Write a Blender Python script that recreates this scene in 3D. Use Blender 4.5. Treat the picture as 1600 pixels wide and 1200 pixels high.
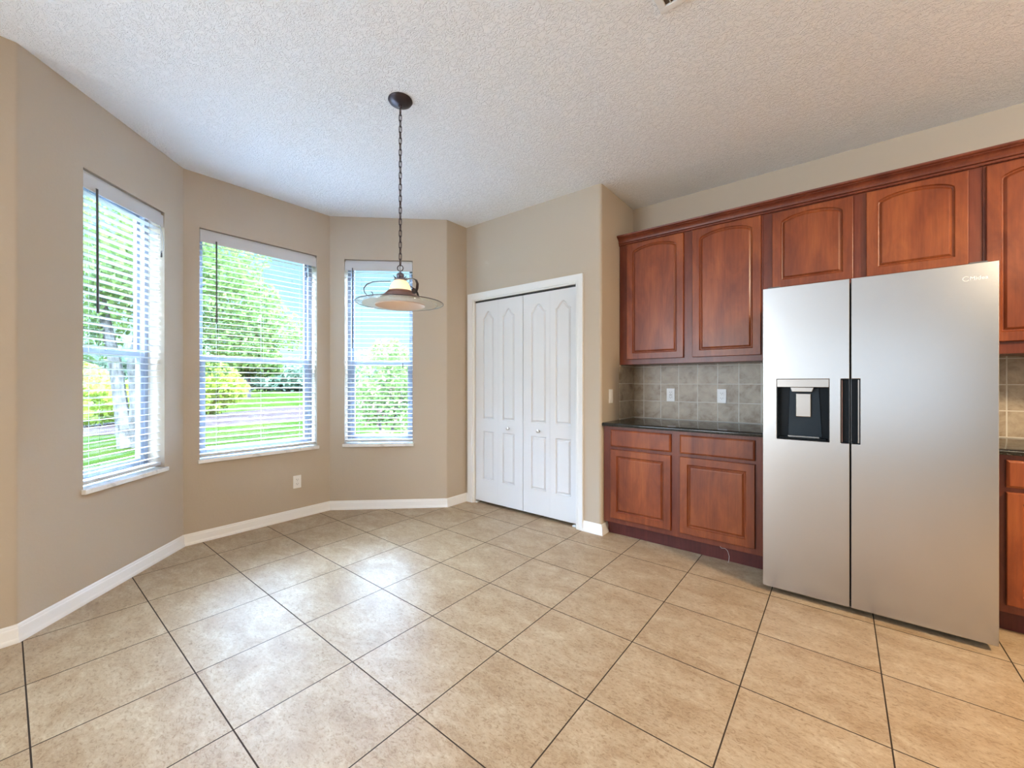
import bpy, bmesh, math, random
from math import radians, sin, cos, pi
from mathutils import Vector, Matrix

for o in list(bpy.data.objects):
    bpy.data.objects.remove(o)
scene = bpy.context.scene
COL = scene.collection
H = 2.82                      # ceiling height
EYE = 1.22
A_ = math.atan2(795, 638)
FWD = Vector((-cos(A_), sin(A_), 0)); RGT = Vector((sin(A_), cos(A_), 0))

# ------------------------------------------------------------ camera
cd = bpy.data.cameras.new('camera'); cam = bpy.data.objects.new('camera', cd); COL.objects.link(cam)
cd.sensor_width = 36; cd.lens = 36 * 638 / 1600; cd.clip_start = 0.05; cd.clip_end = 400
cd.shift_y = -2 / 1600
cam.location = (0, 0, EYE)
cam.rotation_euler = (radians(90), 0, math.atan2(-FWD.x, FWD.y))
scene.camera = cam
vs = scene.view_settings
vs.view_transform = 'Standard'; vs.look = 'None'; vs.exposure = 1.8; vs.gamma = 1.0; vs.use_curve_mapping = False
scene.cycles.max_bounces = 10; scene.cycles.diffuse_bounces = 6; scene.cycles.glossy_bounces = 4
scene.cycles.transmission_bounces = 8; scene.cycles.transparent_max_bounces = 12
scene.cycles.caustics_reflective = False; scene.cycles.caustics_refractive = False
scene.cycles.sample_clamp_indirect = 6

# ------------------------------------------------------------ world: hazy bright sky, brighter overhead
w = bpy.data.worlds.new('sky'); scene.world = w; w.use_nodes = True
nt = w.node_tree; nt.nodes.clear()
tc = nt.nodes.new('ShaderNodeTexCoord'); sep = nt.nodes.new('ShaderNodeSeparateXYZ')
rmp = nt.nodes.new('ShaderNodeValToRGB'); bg = nt.nodes.new('ShaderNodeBackground'); out = nt.nodes.new('ShaderNodeOutputWorld')
nt.links.new(tc.outputs['Generated'], sep.inputs[0]); nt.links.new(sep.outputs['Z'], rmp.inputs[0])
e = rmp.color_ramp.elements
e[0].position = 0.0; e[0].color = (0.0055, 0.0078, 0.0090, 1)
e[1].position = 1.0; e[1].color = (0.55, 0.74, 1.0, 1)
for p, c in ((0.2, (0.0036, 0.0063, 0.0080, 1)), (0.36, (0.0042, 0.0070, 0.0086, 1)), (0.50, (0.50, 0.70, 1.0, 1))):
    q = e.new(p); q.color = c
bg.inputs['Strength'].default_value = 46.0
nt.links.new(rmp.outputs[0], bg.inputs[0]); nt.links.new(bg.outputs[0], out.inputs[0])

def lamp(name, kind, loc, rot, energy, color, **kw):
    l = bpy.data.lights.new(name, kind); l.energy = energy; l.color = color
    for k, v in kw.items(): setattr(l, k, v)
    o = bpy.data.objects.new(name, l); COL.objects.link(o); o.location = loc; o.rotation_euler = rot
    return o
# high sun from behind the house
sd = Vector((0.55, 0.35, 0.9)).normalized()
sun = lamp('sun', 'SUN', (10, 10, 20), sd.to_track_quat('Z', 'Y').to_euler(), 7, (1.0, 0.95, 0.84), angle=0.02)
# added fill lights at the solid back wall
lamp('back_wall_fill', 'AREA', (0.3, -5.05, 1.25), (radians(90), 0, 0), 7, (0.60, 0.80, 1.0), shape='RECTANGLE', size=3.0, size_y=2.0)
lamp('back_left_fill', 'AREA', (-2.5, -5.05, 1.4), (radians(90), 0, 0), 32, (0.80, 0.90, 1.0), shape='RECTANGLE', size=.95, size_y=1.9)  # added fill to brighten the pantry and kitchen walls
# added cool fill light on the solid left wall behind the camera
lamp('left_wall_fill', 'AREA', (-2.95, -2.9, 1.4), (radians(90), 0, radians(-90)), 70, (0.68, 0.84, 1.0), shape='RECTANGLE', size=2.8, size_y=1.9)
# ceiling lamps of the kitchen (right of the frame)
lamp('kitchen_ceiling_light', 'AREA', (2.1, 1.9, 2.70), (0, 0, 0), 32, (1.0, 0.72, 0.40), shape='DISK', size=0.5)
lamp('kitchen_ceiling_bulb', 'POINT', (2.1, 1.9, 2.48), (0, 0, 0), 20, (1.0, 0.90, 0.76), shadow_soft_size=.12)
lamp('kitchen_ceiling_light', 'AREA', (1.6, -1.0, 2.70), (0, 0, 0), 12, (1.0, 0.78, 0.50), shape='DISK', size=0.5)

# ------------------------------------------------------------ materials
def mat(name, color=(.8, .8, .8), rough=.5, metal=0.0, spec=.5, **kw):
    m = bpy.data.materials.new(name); m.use_nodes = True
    b = m.node_tree.nodes['Principled BSDF']
    b.inputs['Base Color'].default_value = (*color, 1); b.inputs['Roughness'].default_value = rough
    b.inputs['Metallic'].default_value = metal; b.inputs['Specular IOR Level'].default_value = spec
    for k, v in kw.items():
        b.inputs[k].default_value = v
    return m
def N(m, t, **inp):
    n = m.node_tree.nodes.new(t)
    for k, v in inp.items():
        n.inputs[k.replace('_', ' ')].default_value = v
    return n
def L(m, a, b): m.node_tree.links.new(a, b)
def bsdf(m): return m.node_tree.nodes['Principled BSDF']
def coords(m, scale=(1, 1, 1), loc=(0, 0, 0), rot=(0, 0, 0)):
    t = N(m, 'ShaderNodeTexCoord'); mp = N(m, 'ShaderNodeMapping')
    mp.inputs['Scale'].default_value = scale; mp.inputs['Location'].default_value = loc; mp.inputs['Rotation'].default_value = rot
    L(m, t.outputs['Object'], mp.inputs[0]); return mp.outputs[0]
def ramp(m, fac, stops):
    r = N(m, 'ShaderNodeValToRGB'); el = r.color_ramp.elements
    el[0].position, el[0].color = stops[0][0], (*stops[0][1], 1)
    el[1].position, el[1].color = stops[-1][0], (*stops[-1][1], 1)
    for p, c in stops[1:-1]:
        q = el.new(p); q.color = (*c, 1)
    L(m, fac, r.inputs[0]); return r.outputs[0]
def bump(m, h, strength, dist, normal=None):
    b = N(m, 'ShaderNodeBump'); b.inputs['Strength'].default_value = strength; b.inputs['Distance'].default_value = dist
    L(m, h, b.inputs['Height'])
    if normal is not None: L(m, normal, b.inputs['Normal'])
    L(m, b.outputs[0], bsdf(m).inputs['Normal']); return b.outputs[0]

def wall_paint(name, c):
    m = mat(name, c, .55, spec=.3)
    v = coords(m)
    n1 = N(m, 'ShaderNodeTexNoise', Scale=55.0, Detail=3.0, Roughness=.6); L(m, v, n1.inputs[0])
    bump(m, n1.outputs[0], .35, .002)
    return m
M_wall = wall_paint('taupe_paint', (.47, .405, .325))

M_ceil = mat('textured_ceiling_paint', (.88, .90, .92), .75, spec=.2)
v = coords(M_ceil, scale=(1, 1.35, 1))
nz = N(M_ceil, 'ShaderNodeTexNoise', Scale=38.0, Detail=3.0, Roughness=.65, Distortion=1.1); L(M_ceil, v, nz.inputs[0])
r1 = ramp(M_ceil, nz.outputs[0], [(.44, (0, 0, 0)), (.54, (1, 1, 1)), (.75, (.75, .75, .75))])
bump(M_ceil, r1, .68, .0065)

M_floor = mat('ceramic_floor_tile', (.5, .4, .3), .3, spec=.17)
P = .4495
v = coords(M_floor, loc=(2.111 + P * 40, -1.405 + P * 40, 0))
bk = N(M_floor, 'ShaderNodeTexBrick'); bk.offset = 0; bk.squash = 1
bk.inputs['Scale'].default_value = 1; bk.inputs['Mortar Size'].default_value = .0026; bk.inputs['Mortar Smooth'].default_value = .15
bk.inputs['Brick Width'].default_value = P; bk.inputs['Row Height'].default_value = P
bk.inputs['Color1'].default_value = (0, 0, 0, 1); bk.inputs['Color2'].default_value = (1, 1, 1, 1); bk.inputs['Bias'].default_value = 0
L(M_floor, v, bk.inputs[0])
v2 = coords(M_floor, scale=(1, 1.7, 1))
# each tile samples its own part of the cloudy pattern
add = N(M_floor, 'ShaderNodeVectorMath'); add.operation = 'MULTIPLY_ADD'
L(M_floor, bk.outputs[0], add.inputs[0]); add.inputs[1].default_value = (9, 9, 9); L(M_floor, v2, add.inputs[2])
na = N(M_floor, 'ShaderNodeTexNoise', Scale=4.5, Detail=10.0, Roughness=.74, Distortion=.6); L(M_floor, add.outputs[0], na.inputs[0])
nb = N(M_floor, 'ShaderNodeTexNoise', Scale=50.0, Detail=6.0, Roughness=.75, Distortion=1.0); L(M_floor, add.outputs[0], nb.inputs[0])
ca = ramp(M_floor, na.outputs[0], [(.32, (.285, .190, .108)), (.5, (.36, .262, .165)), (.68, (.435, .34, .23))])
cb = ramp(M_floor, nb.outputs[0], [(.36, (.62, .55, .47)), (.47, (.94, .92, .89)), (.66, (1.16, 1.17, 1.18))])
mx = N(M_floor, 'ShaderNodeMix'); mx.data_type = 'RGBA'; mx.blend_type = 'MULTIPLY'; mx.inputs[0].default_value = .85
L(M_floor, ca, mx.inputs[6]); L(M_floor, cb, mx.inputs[7])
mg = N(M_floor, 'ShaderNodeMix'); mg.data_type = 'RGBA'; L(M_floor, bk.outputs['Fac'], mg.inputs[0]); L(M_floor, mx.outputs[2], mg.inputs[6])
mg.inputs[7].default_value = (.035, .024, .017, 1)
L(M_floor, mg.outputs[2], bsdf(M_floor).inputs['Base Color'])
rr = N(M_floor, 'ShaderNodeMapRange'); rr.inputs['To Min'].default_value = .27; rr.inputs['To Max'].default_value = .46
L(M_floor, nb.outputs[0], rr.inputs[0])
rg = N(M_floor, 'ShaderNodeMix'); L(M_floor, bk.outputs['Fac'], rg.inputs[0]); L(M_floor, rr.outputs[0], rg.inputs[2]); rg.inputs[3].default_value = .9
L(M_floor, rg.outputs[0], bsdf(M_floor).inputs['Roughness'])
inv = N(M_floor, 'ShaderNodeMath'); inv.operation = 'SUBTRACT'; inv.inputs[0].default_value = 1; L(M_floor, bk.outputs['Fac'], inv.inputs[1])
b1 = N(M_floor, 'ShaderNodeBump'); b1.inputs['Strength'].default_value = .6; b1.inputs['Distance'].default_value = .003; L(M_floor, inv.outputs[0], b1.inputs['Height'])
bump(M_floor, nb.outputs[0], .22, .0022, b1.outputs[0])

M_trim = mat('white_trim_paint', (.77, .775, .77), .3)
M_door = mat('white_door_paint', (.70, .71, .725), .38)
v = coords(M_door, scale=(60, 60, 3)); nd = N(M_door, 'ShaderNodeTexNoise', Scale=2.0, Detail=3.0); L(M_door, v, nd.inputs[0]); bump(M_door, nd.outputs[0], .12, .001)
M_vinyl = mat('backlit_grey_window_frame', (.22, .25, .31), .5)  # white frame darkened: its backlit shade is put into the colour
M_blind = mat('white_blind_slat', (.55, .56, .58), .45)
M_cord = mat('blind_cord', (.40, .40, .41), .8)
M_wand = mat('backlit_dark_wand', (.045, .04, .04), .3)  # backlit darkness of the wand put into its colour; tassels share it
M_sill = mat('marble_sill', (.78, .79, .77), .2)
v = coords(M_sill); ns = N(M_sill, 'ShaderNodeTexNoise', Scale=9.0, Detail=6.0, Distortion=2.0); L(M_sill, v, ns.inputs[0])
L(M_sill, ramp(M_sill, ns.outputs[0], [(.35, (.62, .63, .63)), (.5, (.8, .81, .79)), (1, (.84, .84, .82))]), bsdf(M_sill).inputs['Base Color'])
M_black = mat('black_gap', (.012, .011, .012), .6)
M_plate = mat('white_plastic', (.82, .83, .84), .3)
M_slot = mat('dark_slot', (.03, .03, .04), .5)
M_nickel = mat('brushed_nickel', (.62, .60, .57), .3, 1.0)

def wood(name, c0, c1, c2):
    m = mat(name, c1, .36, spec=.34)
    bsdf(m).inputs['Coat Weight'].default_value = .18; bsdf(m).inputs['Coat Roughness'].default_value = .22
    v = coords(m, scale=(1, 1, .28)); n1 = N(m, 'ShaderNodeTexNoise', Scale=7.0, Detail=5.0, Roughness=.6, Distortion=.7); L(m, v, n1.inputs[0])
    v3 = coords(m, scale=(1, 1, .05)); n2 = N(m, 'ShaderNodeTexNoise', Scale=90.0, Detail=3.0, Roughness=.6); L(m, v3, n2.inputs[0])
    a = ramp(m, n1.outputs[0], [(.32, c0), (.5, c1), (.70, c2)])
    b = ramp(m, n2.outputs[0], [(.35, (.78, .75, .72)), (.6, (1.05, 1.05, 1.05))])
    x = N(m, 'ShaderNodeMix'); x.data_type = 'RGBA'; x.blend_type = 'MULTIPLY'; x.inputs[0].default_value = .6
    L(m, a, x.inputs[6]); L(m, b, x.inputs[7]); L(m, x.outputs[2], bsdf(m).inputs['Base Color'])
    return m
M_wood = wood('cherry_stained_maple', (.15, .031, .010), (.22, .050, .014), (.31, .084, .023))
M_wood2 = wood('cherry_face_frame', (.115, .023, .012), (.16, .035, .016), (.205, .050, .022))
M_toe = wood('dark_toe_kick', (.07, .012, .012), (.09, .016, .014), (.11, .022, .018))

M_granite = mat('black_granite', (.012, .013, .013), .08, spec=.6)
v = coords(M_granite); ng = N(M_granite, 'ShaderNodeTexNoise', Scale=160.0, Detail=2.0); L(M_granite, v, ng.inputs[0])
L(M_granite, ramp(M_granite, ng.outputs[0], [(.5, (.008, .009, .009)), (.66, (.02, .024, .022)), (.75, (.10, .12, .11))]), bsdf(M_granite).inputs['Base Color'])

def splash_mat(name, rot, loc):
    m = mat(name, (.3, .26, .22), .38)
    v = coords(m, rot=rot, loc=loc)
    bk = N(m, 'ShaderNodeTexBrick'); bk.offset = 0; bk.squash = 1
    for k, val in (('Scale', 1), ('Mortar Size', .0034), ('Mortar Smooth', .2), ('Brick Width', .153), ('Row Height', .152)): bk.inputs[k].default_value = val
    bk.inputs['Color1'].default_value = (0, 0, 0, 1); bk.inputs['Color2'].default_value = (1, 1, 1, 1)
    L(m, v, bk.inputs[0])
    ad = N(m, 'ShaderNodeVectorMath'); ad.operation = 'MULTIPLY_ADD'; L(m, bk.outputs[0], ad.inputs[0]); ad.inputs[1].default_value = (5, 5, 5); L(m, v, ad.inputs[2])
    n = N(m, 'ShaderNodeTexNoise', Scale=11.0, Detail=8.0, Roughness=.66, Distortion=.5); L(m, ad.outputs[0], n.inputs[0])
    c = ramp(m, n.outputs[0], [(.34, (.24, .175, .115)), (.46, (.37, .30, .22)), (.56, (.43, .36, .27)), (.70, (.52, .44, .34))])
    x = N(m, 'ShaderNodeMix'); x.data_type = 'RGBA'; L(m, bk.outputs['Fac'], x.inputs[0]); L(m, c, x.inputs[6]); x.inputs[7].default_value = (.66, .63, .57, 1)
    L(m, x.outputs[2], bsdf(m).inputs['Base Color'])
    iv = N(m, 'ShaderNodeMath'); iv.operation = 'SUBTRACT'; iv.inputs[0].default_value = 1; L(m, bk.outputs['Fac'], iv.inputs[1])
    bump(m, iv.outputs[0], .5, .002)
    return m
# mapped so that grout falls on x = -1.387 + k*.153 and z = 1.209 - k*.152
M_splash = splash_mat('stone_look_wall_tile', (radians(-90), 0, 0), (1.387 + .153 * 20, -1.209 + .152 * 20, 0))
M_splash_side = splash_mat('stone_look_side_tile', (radians(-90), 0, radians(-90)), (-3.65 + .153 * 40 - .01, -1.209 + .152 * 20, 0))

M_steel = mat('brushed_stainless', (.54, .54, .55), .24, 1.0)
v = coords(M_steel, scale=(1.5, 1, 260)); nn = N(M_steel, 'ShaderNodeTexNoise', Scale=3.0, Detail=3.0); L(M_steel, v, nn.inputs[0])
bump(M_steel, nn.outputs[0], .05, .001)
bsdf(M_steel).inputs['Anisotropic'].default_value = .2; bsdf(M_steel).inputs['Anisotropic Rotation'].default_value = .25
M_chrome = mat('silver_panel', (.40, .37, .345), .25, 1.0)
M_disp = mat('dispenser_plastic', (.006, .009, .013), .3, spec=.12)
M_body = mat('fridge_body_grey', (.12, .12, .125), .5)
M_bronze = mat('oil_rubbed_bronze', (.05, .04, .045), .38, .7)
M_bronze2 = mat('aged_copper_band', (.24, .13, .10), .35, .6)
M_dome = mat('amber_lit_glass', (.9, .72, .48), .35); bsdf(M_dome).inputs['Emission Color'].default_value = (1, .68, .36, 1); bsdf(M_dome).inputs['Emission Strength'].default_value = .27
M_frost = mat('frosted_shade_glass', (.50, .44, .42), .35); bsdf(M_frost).inputs['Emission Color'].default_value = (1, .62, .42, 1); bsdf(M_frost).inputs['Emission Strength'].default_value = .015
M_bulb = mat('lit_bulb', (1, .9, .7), .4); bsdf(M_bulb).inputs['Emission Color'].default_value = (1, .80, .5, 1); bsdf(M_bulb).inputs['Emission Strength'].default_value = .5

def glass(name, tint, gloss=.06, frost=0.0):
    m = bpy.data.materials.new(name); m.use_nodes = True; t = m.node_tree; t.nodes.clear()
    o = t.nodes.new('ShaderNodeOutputMaterial'); tr = t.nodes.new('ShaderNodeBsdfTransparent'); tr.inputs[0].default_value = (*tint, 1)
    g = t.nodes.new('ShaderNodeBsdfGlossy'); g.inputs['Roughness'].default_value = .03
    mx = t.nodes.new('ShaderNodeMixShader'); mx.inputs[0].default_value = gloss
    t.links.new(tr.outputs[0], mx.inputs[1]); t.links.new(g.outputs[0], mx.inputs[2]); last = mx
    if frost:
        d = t.nodes.new('ShaderNodeBsdfDiffuse'); d.inputs[0].default_value = (.85, .87, .88, 1)
        m2 = t.nodes.new('ShaderNodeMixShader'); m2.inputs[0].default_value = frost
        t.links.new(mx.outputs[0], m2.inputs[1]); t.links.new(d.outputs[0], m2.inputs[2]); last = m2
    t.links.new(last.outputs[0], o.inputs[0]); return m
M_glass = glass('window_glass', (.97, .985, .98), .04)
M_brim = glass('clear_brim_glass', (.93, .97, .96), .10, .22)
M_brim2 = glass('etched_brim_glass', (.93, .97, .96), .10, .6)

def leafm(name, c0, c1):
    m = bpy.data.materials.new(name); m.use_nodes = True; t = m.node_tree; t.nodes.clear()
    o = t.nodes.new('ShaderNodeOutputMaterial'); ge = t.nodes.new('ShaderNodeNewGeometry'); r = t.nodes.new('ShaderNodeValToRGB')
    r.color_ramp.elements[0].color = (*c0, 1); r.color_ramp.elements[1].color = (*c1, 1)
    d = t.nodes.new('ShaderNodeBsdfDiffuse'); tl = t.nodes.new('ShaderNodeBsdfTranslucent'); mx = t.nodes.new('ShaderNodeMixShader'); mx.inputs[0].default_value = .45
    t.links.new(ge.outputs['Random Per Island'], r.inputs[0])
    t.links.new(r.outputs[0], d.inputs[0]); t.links.new(r.outputs[0], tl.inputs[0])
    t.links.new(d.outputs[0], mx.inputs[1]); t.links.new(tl.outputs[0], mx.inputs[2]); t.links.new(mx.outputs[0], o.inputs[0]); return m
M_leaf = leafm('green_leaves', (.035, .06, .018), (.09, .13, .035))
M_leafy = leafm('yellow_green_leaves', (.08, .12, .018), (.17, .20, .035))
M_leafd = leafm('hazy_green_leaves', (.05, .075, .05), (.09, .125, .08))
M_bloom = leafm('pink_blossom', (.2, .09, .1), (.25, .14, .13))
M_bark = mat('grey_bark', (.36, .34, .30), .9, spec=0)
v = coords(M_bark, scale=(1, 1, .3)); nk = N(M_bark, 'ShaderNodeTexNoise', Scale=14.0, Detail=5.0); L(M_bark, v, nk.inputs[0])
L(M_bark, ramp(M_bark, nk.outputs[0], [(.35, (.02, .019, .017)), (.65, (.055, .052, .047))]), bsdf(M_bark).inputs['Base Color'])
M_lawn = mat('lawn_grass', (.3, .4, .1), .9, spec=0)
v = coords(M_lawn); nl = N(M_lawn, 'ShaderNodeTexNoise', Scale=.7, Detail=10.0, Roughness=.75); L(M_lawn, v, nl.inputs[0])
L(M_lawn, ramp(M_lawn, nl.outputs[0], [(.38, (.0040, .0088, .0016)), (.5, (.0070, .0120, .0021)), (.62, (.012, .0150, .0036))]), bsdf(M_lawn).inputs['Base Color'])
M_mulch = mat('pale_mulch', (.45, .36, .34), .9, spec=0)
v = coords(M_mulch); nm = N(M_mulch, 'ShaderNodeTexNoise', Scale=3.0, Detail=8.0, Roughness=.8); L(M_mulch, v, nm.inputs[0])
L(M_mulch, ramp(M_mulch, nm.outputs[0], [(.4, (.0085, .0058, .0060)), (.55, (.014, .0110, .0108)), (.65, (.019, .0168, .0165))]), bsdf(M_mulch).inputs['Base Color'])
M_conc = mat('pale_concrete', (.03, .03, .0295), .8, spec=0)

# ------------------------------------------------------------ mesh helpers
class MB:
    def __init__(s): s.v = []; s.f = []
    def add(s, vs, fs):
        n = len(s.v); s.v += [tuple(p) for p in vs]; s.f += [tuple(i + n for i in f) for f in fs]; return s
    def box(s, x0, x1, y0, y1, z0, z1):
        return s.add([(x0, y0, z0), (x1, y0, z0), (x1, y1, z0), (x0, y1, z0), (x0, y0, z1), (x1, y0, z1), (x1, y1, z1), (x0, y1, z1)],
                     [(0, 3, 2, 1), (4, 5, 6, 7), (0, 1, 5, 4), (1, 2, 6, 5), (2, 3, 7, 6), (3, 0, 4, 7)])
    def prism(s, poly, z0, z1):
        n = len(poly)
        return s.add([(x, y, z0) for x, y in poly] + [(x, y, z1) for x, y in poly],
                     [tuple(range(n))[::-1], tuple(range(n, 2 * n))] + [(i, (i + 1) % n, n + (i + 1) % n, n + i) for i in range(n)])
    def loops(s, loops, cap0=True, cap1=True):
        n = len(loops[0]); vs = [p for l in loops for p in l]; fs = []
        for k in range(len(loops) - 1):
            for i in range(n):
                a, b = k * n + i, k * n + (i + 1) % n
                fs.append((a, b, b + n, a + n))
        if cap0: fs.append(tuple(range(n))[::-1])
        if cap1: fs.append(tuple(range((len(loops) - 1) * n, len(loops) * n)))
        return s.add(vs, fs)
    def tube(s, pts, r, n=8, closed=False, caps=True):
        pts = [Vector(p) for p in pts]; m = len(pts); rs = r if isinstance(r, (list, tuple)) else [r] * m
        up = None; L_ = []
        for i in range(m):
            if closed: t = pts[(i + 1) % m] - pts[i - 1]
            else: t = pts[min(i + 1, m - 1)] - pts[max(i - 1, 0)]
            t.normalize()
            if up is None:
                up = Vector((0, 0, 1)) if abs(t.z) < .9 else Vector((1, 0, 0))
            a = (up - t * up.dot(t)).normalized(); b = t.cross(a); up = a
            L_.append([pts[i] + (a * cos(2 * pi * k / n) + b * sin(2 * pi * k / n)) * rs[i] for k in range(n)])
        if closed: L_.append(L_[0]); return s.loops(L_, False, False)
        return s.loops(L_, caps, caps)
    def lathe(s, prof, n=40, c=(0, 0), closed=False):
        L_ = [[(c[0] + r * cos(2 * pi * k / n), c[1] + r * sin(2 * pi * k / n), z) for k in range(n)] for r, z in prof]
        if closed: L_.append(L_[0]); return s.loops(L_, False, False)
        return s.loops(L_, True, True)
    def sphere(s, c, r, n=12):
        pr = [(max(.0005, r * sin(pi * i / n)), c[2] - r * cos(pi * i / n)) for i in range(n + 1)]
        return s.lathe(pr, n * 2, (c[0], c[1]))
    def build(s, name, m, parent=None, smooth=False, bevel=0, weld=False, fix=True):
        me = bpy.data.meshes.new(name); me.from_pydata(s.v, [], s.f)
        if fix or weld:
            bm = bmesh.new(); bm.from_mesh(me)
            if weld: bmesh.ops.remove_doubles(bm, verts=bm.verts, dist=1e-5)
            bmesh.ops.recalc_face_normals(bm, faces=bm.faces); bm.to_mesh(me); bm.free()
        me.materials.append(m)
        if smooth:
            me.polygons.foreach_set('use_smooth', [True] * len(me.polygons)); me.set_sharp_from_angle(angle=radians(38))
        o = bpy.data.objects.new(name, me); COL.objects.link(o)
        if parent: o.parent = parent
        if bevel:
            b = o.modifiers.new('edge', 'BEVEL'); b.width = bevel; b.segments = 2; b.limit_method = 'ANGLE'; b.angle_limit = radians(40)
        return o
def tag(o, label, cat, group=None, kind=None):
    o['label'] = label; o['category'] = cat
    if group: o['group'] = group
    if kind: o['kind'] = kind
    return o
def struct(o, label=None):
    o['kind'] = 'structure'
    if label: o['label'] = label
    return o
def empty(name, loc=(0, 0, 0), rz=0):
    o = bpy.data.objects.new(name, None); o.empty_display_size = .1; COL.objects.link(o); o.location = loc; o.rotation_euler = (0, 0, rz); return o
def inset(poly, d):
    """offset a counter-clockwise 2-D polygon inwards by d with mitred corners"""
    n = len(poly); out = []
    for i in range(n):
        p0, p1, p2 = Vector(poly[i - 1]), Vector(poly[i]), Vector(poly[(i + 1) % n])
        a = (p1 - p0).normalized(); b = (p2 - p1).normalized()
        na, nb = Vector((-a.y, a.x)), Vector((-b.y, b.x)); m = na + nb
        k = m.dot(na)
        m = m / k if k > .15 else na
        out.append(tuple(p1 + m * d))
    return out

# ------------------------------------------------------------ room shell
T = .18
PL = [(-3.02, -5.1), (-3.02, .04), (-3.82, .84), (-3.82, 1.965), (-3.01, 2.73), (-3.01, 3.0), (-1.49, 3.0), (-1.49, 3.65), (3.2, 3.65), (3.2, -5.1)]
NP = len(PL)
def seg(i):
    p, q = Vector(PL[i % NP]), Vector(PL[(i + 1) % NP]); e = (q - p); Ls = e.length; e /= Ls
    return p, q, e, Vector((-e.y, e.x)), Ls
def outer(i):
    _, _, e0, n0, _ = seg(i - 1); p, _, e1, n1, _ = seg(i); m = n0 + n1
    return p + m * (T / m.dot(n0))
def corner(i, R=.022):
    """(points belonging to previous wall's end, points of this wall's start); rounded on corners that stick out"""
    _, _, e0, n0, _ = seg(i - 1); p, _, e1, n1, _ = seg(i)
    cr = e0.x * e1.y - e0.y * e1.x
    if cr < 0.05: return [p], [p]             # concave seen from the room
    th = math.atan2(cr, e0.dot(e1)); t = R * math.tan(th / 2)
    c = p - e0 * t + n0 * R; pts = []
    a0 = math.atan2(-n0.y, -n0.x)
    for k in range(9):
        a = a0 + th * k / 8
        pts.append(c + Vector((cos(a), sin(a))) * R)
    return pts[:5], pts[4:]
wall_names = ['wall_left', 'wall_bay_left', 'wall_bay_middle', 'wall_bay_right', 'wall_bay_side', 'wall_pantry', 'wall_side', 'wall_kitchen', 'wall_right', 'wall_back']
openings = {1: (.334, .943, .625, 2.41), 2: (.10, 1.0, .625, 2.41), 3: (.134, .781, .625, 2.41), 5: (.095, 1.298, 0, 2.06)}
for i in range(NP):
    p, q, e, n, Ls = seg(i)
    st, en = corner(i)[1], corner(i + 1)[0]
    o0, o1 = outer(i), outer((i + 1) % NP)
    mb = MB()
    if i in openings:
        s0, s1, z0, z1 = openings[i]
        a, b = p + e * s0, p + e * s1; ao, bo = a + n * T, b + n * T
        mb.prism([tuple(x) for x in st + [a, ao, o0]], 0, H); mb.prism([tuple(x) for x in [b] + en + [o1, bo]], 0, H)
        mb.prism([tuple(x) for x in (a, b, bo, ao)], z1, H)
        if z0 > 0: mb.prism([tuple(x) for x in (a, b, bo, ao)], 0, z0)
    else:
        mb.prism([tuple(x) for x in st + en + [o1, o0]], 0, H)
    struct(mb.build(wall_names[i], M_wall, smooth=True))
fl = MB().prism([tuple(outer(i)) for i in range(NP)], -.12, 0).build('floor', M_floor); struct(fl)
mb = MB().prism([tuple(outer(i)) for i in range(NP)], H, H + .15).build('ceiling', M_ceil); struct(mb)
# dark closet behind the pantry doors
mb = MB(); mb.box(-3.05, -1.62, 3.85, 3.9, 0, 2.4); mb.box(-3.05, -3.0, 3.18, 3.9, 0, 2.4); mb.box(-1.67, -1.62, 3.18, 3.9, 0, 2.4); mb.box(-3.05, -1.62, 3.18, 3.9, 2.4, 2.45); mb.box(-3.05, -1.62, 3.18, 3.9, -.05, 0)
struct(mb.build('wall_closet', mat('closet_paint', (.3, .26, .2), .8)))

# baseboards: moulded profile swept along each wall
BP = [(.0, 0), (.019, 0), (.0185, .012), (.014, .021), (.0125, .024), (.0125, .062), (.010, .068), (.008, .070), (.0075, .076), (.003, .084), (0, .084)]
def sweep_profile(mb, path, prof, closed=False):
    """path: 2-D points, outward side on the left; profile depth goes to the right (into the room)"""
    m = len(path); L_ = []
    for i in range(m):
        if i == 0: e0 = e1 = (path[1] - path[0]).normalized()
        elif i == m - 1: e0 = e1 = (path[-1] - path[-2]).normalized()
        else: e0 = (path[i] - path[i - 1]).normalized(); e1 = (path[i + 1] - path[i]).normalized()
        n0, n1 = Vector((e0.y, -e0.x)), Vector((e1.y, -e1.x)); mm = n0 + n1; mm = mm / mm.dot(n0)
        L_.append([(path[i].x + mm.x * d, path[i].y + mm.y * d, z) for d, z in prof])
    mb.loops(L_, True, True)
def base(name, i, s_from=None, s_to=None):
    p, q, e, n, Ls = seg(i)
    L_ = []
    for (which, s_) in ((0, s_from), (1, s_to)):
        pt = (p if which == 0 else q)
        if s_ is not None: pt = p + e * s_; mm = -n
        else:
            j = i if which == 0 else (i + 1) % NP
            n0 = seg(j - 1)[3]; n1 = seg(j)[3]; m = n0 + n1; mm = -(m / m.dot(n0))
        L_.append([(pt.x + mm.x * d, pt.y + mm.y * d, z) for d, z in BP])
    struct(MB().loops(L_, True, True).build(name, M_trim, smooth=True))
base('baseboard_left', 0); base('baseboard_bay_left', 1); base('baseboard_bay_middle', 2); base('baseboard_bay_right', 3)
base('baseboard_bay_side', 4); base('baseboard_pantry_left', 5, None, .038); base('baseboard_pantry_right', 5, 1.356, None); base('baseboard_side', 6, None, .10)
base('baseboard_right', 8); 

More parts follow.
